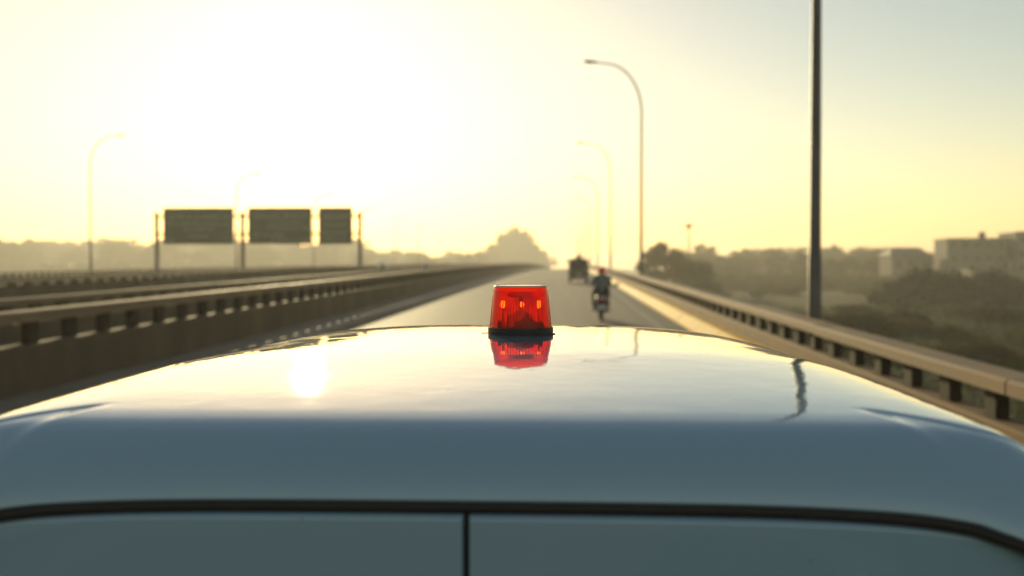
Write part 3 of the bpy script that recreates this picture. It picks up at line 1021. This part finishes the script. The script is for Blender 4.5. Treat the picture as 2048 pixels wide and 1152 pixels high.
# rider: one skinned figure
ry = empty('person', (BX, BY, zr(BY) + 0.0), (math.atan(slope(BY)), 0, R(0.5)))
tag(ry, 'rider in a blue-grey jacket and red helmet sitting on the scooter', 'person')
J = {'pel': ((0, 0.02, 0.90), 0.15), 'waist': ((0, 0.05, 1.02), 0.135), 'chest': ((0, 0.10, 1.20), 0.165), 'neck0': ((0, 0.14, 1.34), 0.08), 'neck': ((0, 0.16, 1.40), 0.055), 'head': ((0, 0.18, 1.50), 0.08)}
E = [('pel', 'waist'), ('waist', 'chest'), ('chest', 'neck0'), ('neck0', 'neck'), ('neck', 'head')]
for s, n in ((-1, 'l'), (1, 'r')):
    J['sh' + n] = ((s * 0.175, 0.13, 1.28), 0.085)
    J['el' + n] = ((s * 0.265, 0.30, 1.06), 0.062)
    J['wr' + n] = ((s * 0.285, 0.70, 1.05), 0.044)
    J['pa' + n] = ((s * 0.305, 0.84, 1.045), 0.04)
    J['hip' + n] = ((s * 0.11, 0.08, 0.90), 0.10)
    J['kn' + n] = ((s * 0.17, 0.55, 0.78), 0.075)
    J['an' + n] = ((s * 0.18, 0.50, 0.40), 0.05)
    J['to' + n] = ((s * 0.19, 0.66, 0.345), 0.042)
    E += [('chest', 'sh' + n), ('sh' + n, 'el' + n), ('el' + n, 'wr' + n), ('wr' + n, 'pa' + n), ('pel', 'hip' + n), ('hip' + n, 'kn' + n), ('kn' + n, 'an' + n), ('an' + n, 'to' + n)]
    for q in range(5):
        dx = (q - 2) * 0.019 * s
        L_ = (0.050, 0.062, 0.066, 0.060, 0.046)[q]
        base = Vector((s * 0.305 + dx, 0.875, 1.055))
        if q == 0:
            J[f'f{q}a{n}'] = ((s * 0.262, 0.86, 1.03), 0.010); J[f'f{q}b{n}'] = ((s * 0.258, 0.905, 1.008), 0.009)
        else:
            J[f'f{q}a{n}'] = (tuple(base + Vector((0, L_ * 0.6, 0))), 0.010); J[f'f{q}b{n}'] = (tuple(base + Vector((0, L_ * 0.75, -0.045))), 0.009)
        E += [('pa' + n, f'f{q}a{n}'), (f'f{q}a{n}', f'f{q}b{n}')]
names = list(J)
me = bpy.data.meshes.new('body')
me.from_pydata([J[n][0] for n in names], [(names.index(a), names.index(c)) for a, c in E], [])
bo = link_mesh('body', me, ry)
me.materials.append(M['jacket'])
sk = bo.modifiers.new('skin', 'SKIN')
for i, n in enumerate(names):
    me.skin_vertices[0].data[i].radius = (J[n][1], J[n][1] * (0.8 if n in ('chest', 'waist', 'pel') else 1))
    me.skin_vertices[0].data[i].use_root = (n == 'pel')
sk.use_smooth_shade = True
sb = bo.modifiers.new('sub', 'SUBSURF'); sb.levels = 2; sb.render_levels = 2
# trousers: a sleeve over each leg plus a seat
b = MB()
for s in (-1, 1):
    b.tube([(s * 0.06, 0.0, 0.89), (s * 0.12, 0.12, 0.89), (s * 0.17, 0.54, 0.785), (s * 0.175, 0.55, 0.70), (s * 0.18, 0.50, 0.43)], [0.15, 0.135, 0.10, 0.09, 0.075], 14)
b.build('trousers', M['trousers'], ry, smooth=True)
h = MB()
rings = []
for k in range(11):
    a = -0.75 + (math.pi / 2 + 0.75) * k / 10
    rr0 = max(0.004, 0.125 * math.cos(a))
    rings.append([(rr0 * math.cos(t), 0.18 + rr0 * 1.12 * math.sin(t), 1.475 + 0.125 * math.sin(a)) for t in [2 * math.pi * j / 20 for j in range(20)]])
h.rings(rings, True, True)
hm = h.build('helmet', M['helmet'], ry, smooth=True)
MB().rings([[(0.125 * math.cos(t), 0.18 + 0.15 * math.sin(t), z) for t in [R(35 + 110 * j / 10) for j in range(11)]] for z in (1.42, 1.50)], False).build('visor', M['dark_glass'], hm, smooth=True)

# ------------------------------------------------------------------ small things by the median
mp_ = tag(empty('marker_post', (-7.75, 54.5, zr(54.5))), 'slim white marker post behind the left parapet, near where it meets the haze', 'marker post')
MB().box(-0.12, 0.12, -0.05, 0.05, 0.0, 1.55, 0.02).build('post', M['plate_white'], mp_)
MB().box(-0.09, 0.09, -0.062, -0.0505, 1.25, 1.42).build('reflector', M['steel'], mp_)
dl = tag(empty('traffic_mirror', (-10.42, 56.0, zr(56.0) + 1.10)), 'small bright round reflectors glinting on top of the second parapet', 'reflector')
MB().tube([(0, 0, -0.02), (0, 0, 0.2)], 0.03, 8).build('stem', M['steel_dark'], dl)
for x, z, r_ in ((0.0, 0.33, 0.15), (0.28, 0.2, 0.11), (-0.24, 0.18, 0.10)):
    MB().lathe([(0.01, -0.06), (r_ * 0.7, -0.045), (r_, 0.0), (r_ * 0.7, 0.045), (0.01, 0.06)], 16, 'y', c=(x, 0, z)).build('reflector', M['chrome'], dl, smooth=True)
MB().box(-0.26, 0.30, -0.02, 0.02, 0.10, 0.13).build('bar', M['steel_dark'], dl)

# ------------------------------------------------------------------ the white van under the camera
XC = -0.105                      # its centre line, left of the lens
veh = empty('white_van', (0, 0, 0), (math.atan(GR), 0, R(0.6)))
tag(veh, 'white van seen from behind, glossy roof and rear doors filling the foreground', 'van')
# longitudinal profile: dD/dY against Y (D = drop below the lens)
T = [(3.42, 1.1), (3.25, 0.5), (3.05, 0.16), (2.83, 0.0683), (2.1, 0.0), (1.9, -0.004), (1.726, -0.047), (1.44, -0.060), (1.301, -0.088), (1.261, -0.165), (1.240, -0.344), (1.216, -0.62), (1.198, -0.97), (1.185, -1.48), (1.177, -2.25), (1.173, -3.5), (1.170, -5.0)]
ty_ = np.array([a for a, _ in T])[::-1]
ts_ = np.array([s for _, s in T])[::-1]
yy_f = np.linspace(1.170, 3.42, 6000)
ss_f = np.interp(yy_f, ty_, ts_)
DD_f = np.concatenate([[0], np.cumsum((ss_f[1:] + ss_f[:-1]) / 2 * np.diff(yy_f))])
DD_f += 0.1685 - np.interp(2.1, yy_f, DD_f)
keep = DD_f / yy_f < 0.2435
yy_f, DD_f = yy_f[keep], DD_f[keep]
# arc-length resample
al = np.concatenate([[0], np.cumsum(np.hypot(np.diff(yy_f), np.diff(DD_f)))])
NB = 260
d1 = np.linspace(0, 0.30, 110, endpoint=False)
d2 = np.linspace(0.30, al[-1], NB - 110)
sa = np.concatenate([d1, d2])
QY = np.interp(sa, al, yy_f)
QD = np.interp(sa, al, DD_f)
SEAM_D = QD[0]
# cross profile: half, drop against x
cx = np.array([0, 0.1, 0.2, 0.3, 0.4, 0.5, 0.56, 0.60, 0.63, 0.655, 0.675, 0.692, 0.706, 0.716])
cd = np.array([0, 0, 0.0, 0.0, 0.0, 0.0, 0.0025, 0.0075, 0.016, 0.030, 0.050, 0.078, 0.115, 0.155])


def smooth(a, n=9):
    k = np.hanning(n + 2)[1:-1]; k /= k.sum()
    p = np.pad(a, n // 2, mode='edge')
    return np.convolve(p, k, 'valid')


ca = np.concatenate([[0], np.cumsum(np.hypot(np.diff(cx), np.diff(cd)))])
NA = 130
aa = np.linspace(0, ca[-1], NA)
PX = smooth(np.interp(aa, ca, cx), 11)
PD = smooth(np.interp(aa, ca, cd), 11)
PX[0] = 0


def sstep(a, b_, x):
    t = min(1, max(0, (x - a) / (b_ - a)))
    return t * t * (3 - 2 * t)


def crown(u, y):
    A = 0.040 + 0.0 * y
    t = min(1, max(0, (y - 1.3) / 0.8))
    A = 0.006 + 0.040 * t
    e = 1 - sstep(1.185, 1.27, y)
    return A * (abs(u) / 0.646) ** 3.0 + 0.016 * e * (abs(u) / 0.575) ** 5


def emboss(x, y):
    """the pressed step that runs out to each rear corner of the roof"""
    ax = abs(x)
    if ax < 0.43 or y > 1.5: return 0.0
    s = sstep(0.45, 0.60, ax)
    yl = 1.345 - 0.07 * s - 0.02 * max(0, ax - 0.62)
    e = sstep(0.0, 0.009, yl - y)                       # behind the line
    inner = sstep(0.0, 0.030, ax - (0.45 + (1.345 - y) * 0.62))  # outside the oblique crease
    return 0.0030 * e * inner * sstep(0.445, 0.50, ax)


def widen(y):
    t = min(1, max(0, (2.5 - y) / 1.15))
    return 1 + 0.055 * t


def surf(x, pd, y, d):
    return (XC + x * widen(y), y, CAM_H - (d + pd + crown(x, y) + emboss(x, y)))


b = MB()
full = [(-PX[i], PD[i]) for i in range(NA - 1, 0, -1)] + [(PX[i], PD[i]) for i in range(NA)]
n = len(full)
b.v = [surf(x, pd, y, d) for y, d in zip(QY, QD) for x, pd in full]
nb = len(QY)
b.f = [(j * n + i, j * n + i + 1, (j + 1) * n + i + 1, (j + 1) * n + i) for j in range(nb - 1) for i in range(n - 1)]
roof = b.build('roof', M['white'], veh, smooth=True)
# lip turned in under the roof's rear edge
lip = MB()
rows = []
for dy, dd in ((0, 0), (0.002, 0.003), (0.006, 0.004), (0.03, 0.004)):
    rows.append([surf(x, pd, QY[0] + dy, QD[0] + dd) for x, pd in full if abs(x) < 0.70])
lip.rings(rows, False)
lip.build('roof_lip', M['white'], roof, smooth=True)
# rubber seal in the gap
sl = MB()
cor = [(x, pd) for x, pd in full if abs(x) < 0.70]
rows = []
for k in range(9):
    a = 2 * math.pi * k / 8
    rows.append([surf(x, pd, QY[0] + 0.010 + 0.0065 * math.cos(a), QD[0] + 0.0105 + 0.0085 * math.sin(a)) for x, pd in cor])
sl.rings(rows, False)
seal = sl.build('door_seal', M['rubber'], veh, smooth=True)
# rear doors
for s in (-1, 1):
    d_ = MB()
    rows = []
    half = [(x, pd) for x, pd in full if 0.0001 < s * x < 0.70]
    q_ = min(abs(x) for x, pd in half)
    half = [(s * 0.0045 if abs(x) == q_ else x, pd) for x, pd in half]
    if s > 0: half = half
    else: half = half
    prof = [(0.030, 0.019), (0.008, 0.0185), (0.002, 0.0205), (0.0, 0.0235), (-0.0002, 0.0250), (-0.0003, 0.0260)]
    for q in range(1, 41):
        t = q / 40
        prof.append((-0.0003 - 0.012 * math.sin(t * 1.6), 0.026 + 0.95 * t))
    for dy, dd in prof:
        row = []
        for i, (x, pd) in enumerate(half):
            fall = pd + crown(x, QY[0])
            k = max(0.0, 1 - max(0, dd - 0.02) / 0.5)
            z = CAM_H - (QD[0] + dd + fall * (k if dd > 0.03 else 1))
            row.append((XC + x * widen(1.2), QY[0] + dy + 0.06 * (abs(x) / 0.70) ** 6, z))
        rows.append(row)
    # turned edges at the centre gap
    d_.rings(rows, False)
    edge = 0 if s > 0 else len(half) - 1
    er = [r[edge] for r in rows]
    d_.rings([er, [(p[0] - s * 0.0015, p[1] + 0.004, p[2]) for p in er], [(p[0] - s * 0.0015, p[1] + 0.03, p[2]) for p in er]], False)
    dr = d_.build('rear_door', M['white'], veh, smooth=True)
    wn = MB().box(XC + (0.06 if s > 0 else -0.60), XC + (0.60 if s > 0 else -0.06), 1.115, 1.132, 0.98, 1.38, 0.008)
    wn.build('window', M['dark_glass'], dr)
# strip of dark rubber behind the centre gap
MB().box(XC - 0.009, XC + 0.009, QY[0] + 0.012, QY[0] + 0.03, 0.62, CAM_H - QD[0] - 0.022).build('centre_seal', M['rubber'], veh)
# sides, front, floor
ztop = CAM_H - (0.1685 + PD[-1] + crown(PX[-1], 2.1))
for s in (-1, 1):
    b = MB()
    rows = []
    edge_pts = [surf(s * PX[-1], PD[-1], y, d) for y, d in zip(QY[::6], QD[::6])]
    for q in range(8):
        t = q / 7
        rows.append([(p[0] + s * 0.05 * math.sin(t * 1.8), p[1], p[2] * (1 - t) + 0.34 * t) for p in edge_pts])
    b.rings(rows, False)
    sd = b.build('side_panel', M['white'], veh, smooth=True)
    MB().box(XC + s * 0.755 - 0.01, XC + s * 0.755 + 0.01, 1.6, 2.9, 1.0, 1.38, 0.006).build('side_window', M['dark_glass'], sd)
    MB().rings([[(XC + s * 0.695, QY[0] + 0.055, z), (XC + s * 0.70, QY[0] + 0.05, z), (XC + s * 0.765, QY[0] + 0.10, z)] for z in (0.36, 0.9, 1.30, 1.42)], False).build('rear_pillar', M['white'], veh, smooth=True)
fr = surf(0, 0, QY[-1], QD[-1])
b = MB()
b.rings([[(XC + u * 0.69, fr[1] + 0.02, CAM_H - QD[-1] - 0.06 - 0.12 * abs(u) ** 4) for u in np.linspace(-1, 1, 15)], [(XC + u * 0.74, 3.95, 0.98) for u in np.linspace(-1, 1, 15)]], False)
b.build('windscreen', M['dark_glass'], veh)
b = MB()
b.rings([[(XC + u * 0.75, y, z) for u in np.linspace(-1, 1, 9)] for y, z in ((3.95, 0.97), (4.25, 0.86), (4.36, 0.70), (4.38, 0.34), (4.2, 0.30), (1.3, 0.30))], False)
b.build('front_panel', M['white'], veh, smooth=True, angle=50)
for s in (-1, 1):
    MB().add([(XC + s * 0.765, 3.40, 1.30), (XC + s * 0.765, 3.95, 0.97), (XC + s * 0.765, 4.36, 0.70), (XC + s * 0.765, 4.38, 0.34), (XC + s * 0.765, 3.40, 0.34)], [(0, 1, 2, 3, 4)]).build('wing_panel', M['white'], veh)
tt, rr_ = wheel_meshes(0.29, 0.16, 0.18)
for x in (-0.68, 0.68):
    for y in (1.75, 3.75):
        add_wheel(veh, XC + x, y, 0.29, tt, rr_)
MB().box(XC - 0.70, XC + 0.70, 1.06, 1.15, 0.34, 0.5, 0.02).build('rear_bumper', M['rubber'], veh)

# ------------------------------------------------------------------ the red beacon
BCX, BCY = -0.077, 2.185
vrot = Matrix.Rotation(R(0.6), 4, 'Z') @ Matrix.Rotation(math.atan(GR), 4, 'X')
roof_d = np.interp(BCY, QY, QD) + crown(BCX - XC, BCY)
bp_w = vrot @ Vector((BCX, BCY, CAM_H - roof_d))
bea = empty('warning_beacon', bp_w, (math.atan(GR), 0, R(0.6)))
tag(bea, 'red ribbed warning beacon on a black rubber base in the middle of the white roof', 'beacon')
MB().lathe([(0.060, -0.0015), (0.0705, -0.001), (0.0712, 0.004), (0.0712, 0.012), (0.0700, 0.0145), (0.062, 0.0148)], 64).build('base', M['rubber'], bea, smooth=True, angle=35)
MB().box(-0.086, -0.070, 0.004, 0.012, -0.0005, 0.001).box(0.069, 0.076, -0.02, -0.013, -0.0005, 0.002).build('mounting_tab', M['rubber'], bea)


def beacon_mat(name, tint, trans, rough=0.08):
    m = bpy.data.materials.new(name)
    m.use_nodes = True
    t = m.node_tree
    t.nodes.clear()
    out = t.nodes.new('ShaderNodeOutputMaterial')
    tp = t.nodes.new('ShaderNodeBsdfTransparent'); tp.inputs[0].default_value = (*tint, 1)
    tl = t.nodes.new('ShaderNodeBsdfTranslucent'); tl.inputs[0].default_value = (0.97, 0.075, 0.002, 1)
    df = t.nodes.new('ShaderNodeBsdfDiffuse'); df.inputs[0].default_value = (0.42, 0.012, 0.004, 1)
    gl = t.nodes.new('ShaderNodeBsdfGlossy'); gl.inputs['Roughness'].default_value = rough
    fr_ = t.nodes.new('ShaderNodeFresnel'); fr_.inputs[0].default_value = 1.32
    m0 = t.nodes.new('ShaderNodeMixShader'); m0.inputs[0].default_value = 0.15
    m1 = t.nodes.new('ShaderNodeMixShader'); m1.inputs[0].default_value = trans
    m2 = t.nodes.new('ShaderNodeMixShader')
    t.links.new(tl.outputs[0], m0.inputs[1]); t.links.new(df.outputs[0], m0.inputs[2])
    t.links.new(tp.outputs[0], m1.inputs[1]); t.links.new(m0.outputs[0], m1.inputs[2])
    t.links.new(m1.outputs[0], m2.inputs[1]); t.links.new(gl.outputs[0], m2.inputs[2])
    gm = t.nodes.new('ShaderNodeNewGeometry')
    iv = t.nodes.new('ShaderNodeMath'); iv.operation = 'SUBTRACT'; iv.inputs[0].default_value = 1.0
    t.links.new(gm.outputs['Backfacing'], iv.inputs[1])
    mm_ = t.nodes.new('ShaderNodeMath'); mm_.operation = 'MULTIPLY'
    t.links.new(iv.outputs[0], mm_.inputs[0]); t.links.new(fr_.outputs[0], mm_.inputs[1])
    t.links.new(mm_.outputs[0], m2.inputs[0])
    t.links.new(m2.outputs[0], out.inputs[0])
    return m


M['lens'] = beacon_mat('red_acrylic', (1.0, 0.20, 0.008), 0.32)
M['rib'] = beacon_mat('red_acrylic_rib', (0.70, 0.03, 0.001), 0.40)
lensb = MB()
NL = 96
prof = [(0.0676, 0.0150), (0.0670, 0.022), (0.0648, 0.045), (0.0617, 0.075), (0.0590, 0.097), (0.0578, 0.1020), (0.0550, 0.1042), (0.045, 0.1050), (0.02, 0.1055), (0.001, 0.1056)]
lensb.lathe(prof, NL, caps=False)
lens = lensb.build('lens', M['lens'], bea, smooth=True, angle=60)
rb = MB()
for k in range(60):
    a = 2 * math.pi * k / 60
    da = 0.5 * math.pi / 60
    rows = []
    for r0, z in ((0.0654, 0.019), (0.0628, 0.05), (0.0602, 0.075), (0.0578, 0.094)):
        rows.append([((r0) * math.cos(a - da), r0 * math.sin(a - da), z), ((r0 - 0.0018) * math.cos(a), (r0 - 0.0018) * math.sin(a), z), (r0 * math.cos(a + da), r0 * math.sin(a + da), z)])
    rb.rings(rows, False)
rbo = rb.build('lens_ribs', M['rib'], lens)
tag(rbo, kind='stuff')
M['rim_pale'] = mat('lit_lens_rim', (0.75, 0.45, 0.38), 0.4, var=0.1, coord='obj')  # pale tone paints in the light caught by the translucent rim
MB().lathe([(0.0552, 0.1046), (0.0566, 0.1052), (0.0580, 0.1040), (0.0586, 0.1022)], NL, caps=False).build('lens_rim', M['rim_pale'], lens, smooth=True)
# inside: socket, bulb, two curved reflectors, screws
bm_ = bpy.data.materials.new('lit_bulb')
bm_.use_nodes = True
bpn = bm_.node_tree.nodes['Principled BSDF']
bpn.inputs['Base Color'].default_value = (0.8, 0.75, 0.6, 1)
bpn.inputs['Emission Color'].default_value = (1.0, 0.95, 0.5, 1)
bpn.inputs['Emission Strength'].default_value = 3.0
M['bulb'] = bm_
M['inner'] = leaf_mat('frosted_inner', (0.30, 0.26, 0.22), 0.3)
MB().lathe([(0.050, 0.0149), (0.050, 0.022), (0.030, 0.026), (0.027, 0.040), (0.012, 0.046), (0.006, 0.052), (0.001, 0.053)], 32).build('socket', M['inner'], bea, smooth=True, angle=40)
MB().lathe([(0.006, 0.082), (0.026, 0.080), (0.030, 0.086), (0.024, 0.090), (0.001, 0.091)], 28).tube([(0, 0.004, 0.05), (0, 0.004, 0.083)], 0.004, 8).build('reflector_cap', M['inner'], bea, smooth=True, angle=40)
for bx_, by_, r_, hz_ in ((-0.038, -0.010, 0.0068, 0.0085), (0.003, -0.014, 0.0055, 0.0060), (0.040, -0.008, 0.0050, 0.0090)):
    MB().lathe([(0.001, -hz_), (r_ * 0.7, -hz_ * 0.75), (r_, 0), (r_ * 0.7, hz_ * 0.75), (0.001, hz_)], 18, c=(bx_, by_, 0.064)).build('bulb', M['bulb'], bea, smooth=True)
    MB().tube([(bx_, by_, 0.018), (bx_, by_, 0.064 - hz_)], 0.002, 8).build('bulb_stem', M['steel'], bea, smooth=True)
for s in (-1, 1):
    MB().lathe([(0.0035, 0.0149), (0.0035, 0.030), (0.002, 0.031)], 12, c=(s * 0.044, -0.040, 0)).build('screw', M['steel'], bea, smooth=True, angle=40)

# ------------------------------------------------------------------ haze: one closed box of air
hz = MB().box(-2700, 2700, -2700, 2700, -6.0, 27.5)
hm_ = bpy.data.materials.new('haze_air')
hm_.use_nodes = True
t = hm_.node_tree
t.nodes.clear()
out = t.nodes.new('ShaderNodeOutputMaterial')
pv = t.nodes.new('ShaderNodeVolumePrincipled')
pv.inputs['Color'].default_value = (*HAZE_COLOR, 1)
pv.inputs['Density'].default_value = HAZE_DENSITY
pv.inputs['Anisotropy'].default_value = HAZE_ANISO
t.links.new(pv.outputs[0], out.inputs['Volume'])
tag(hz.build('haze', hm_), kind='stuff')
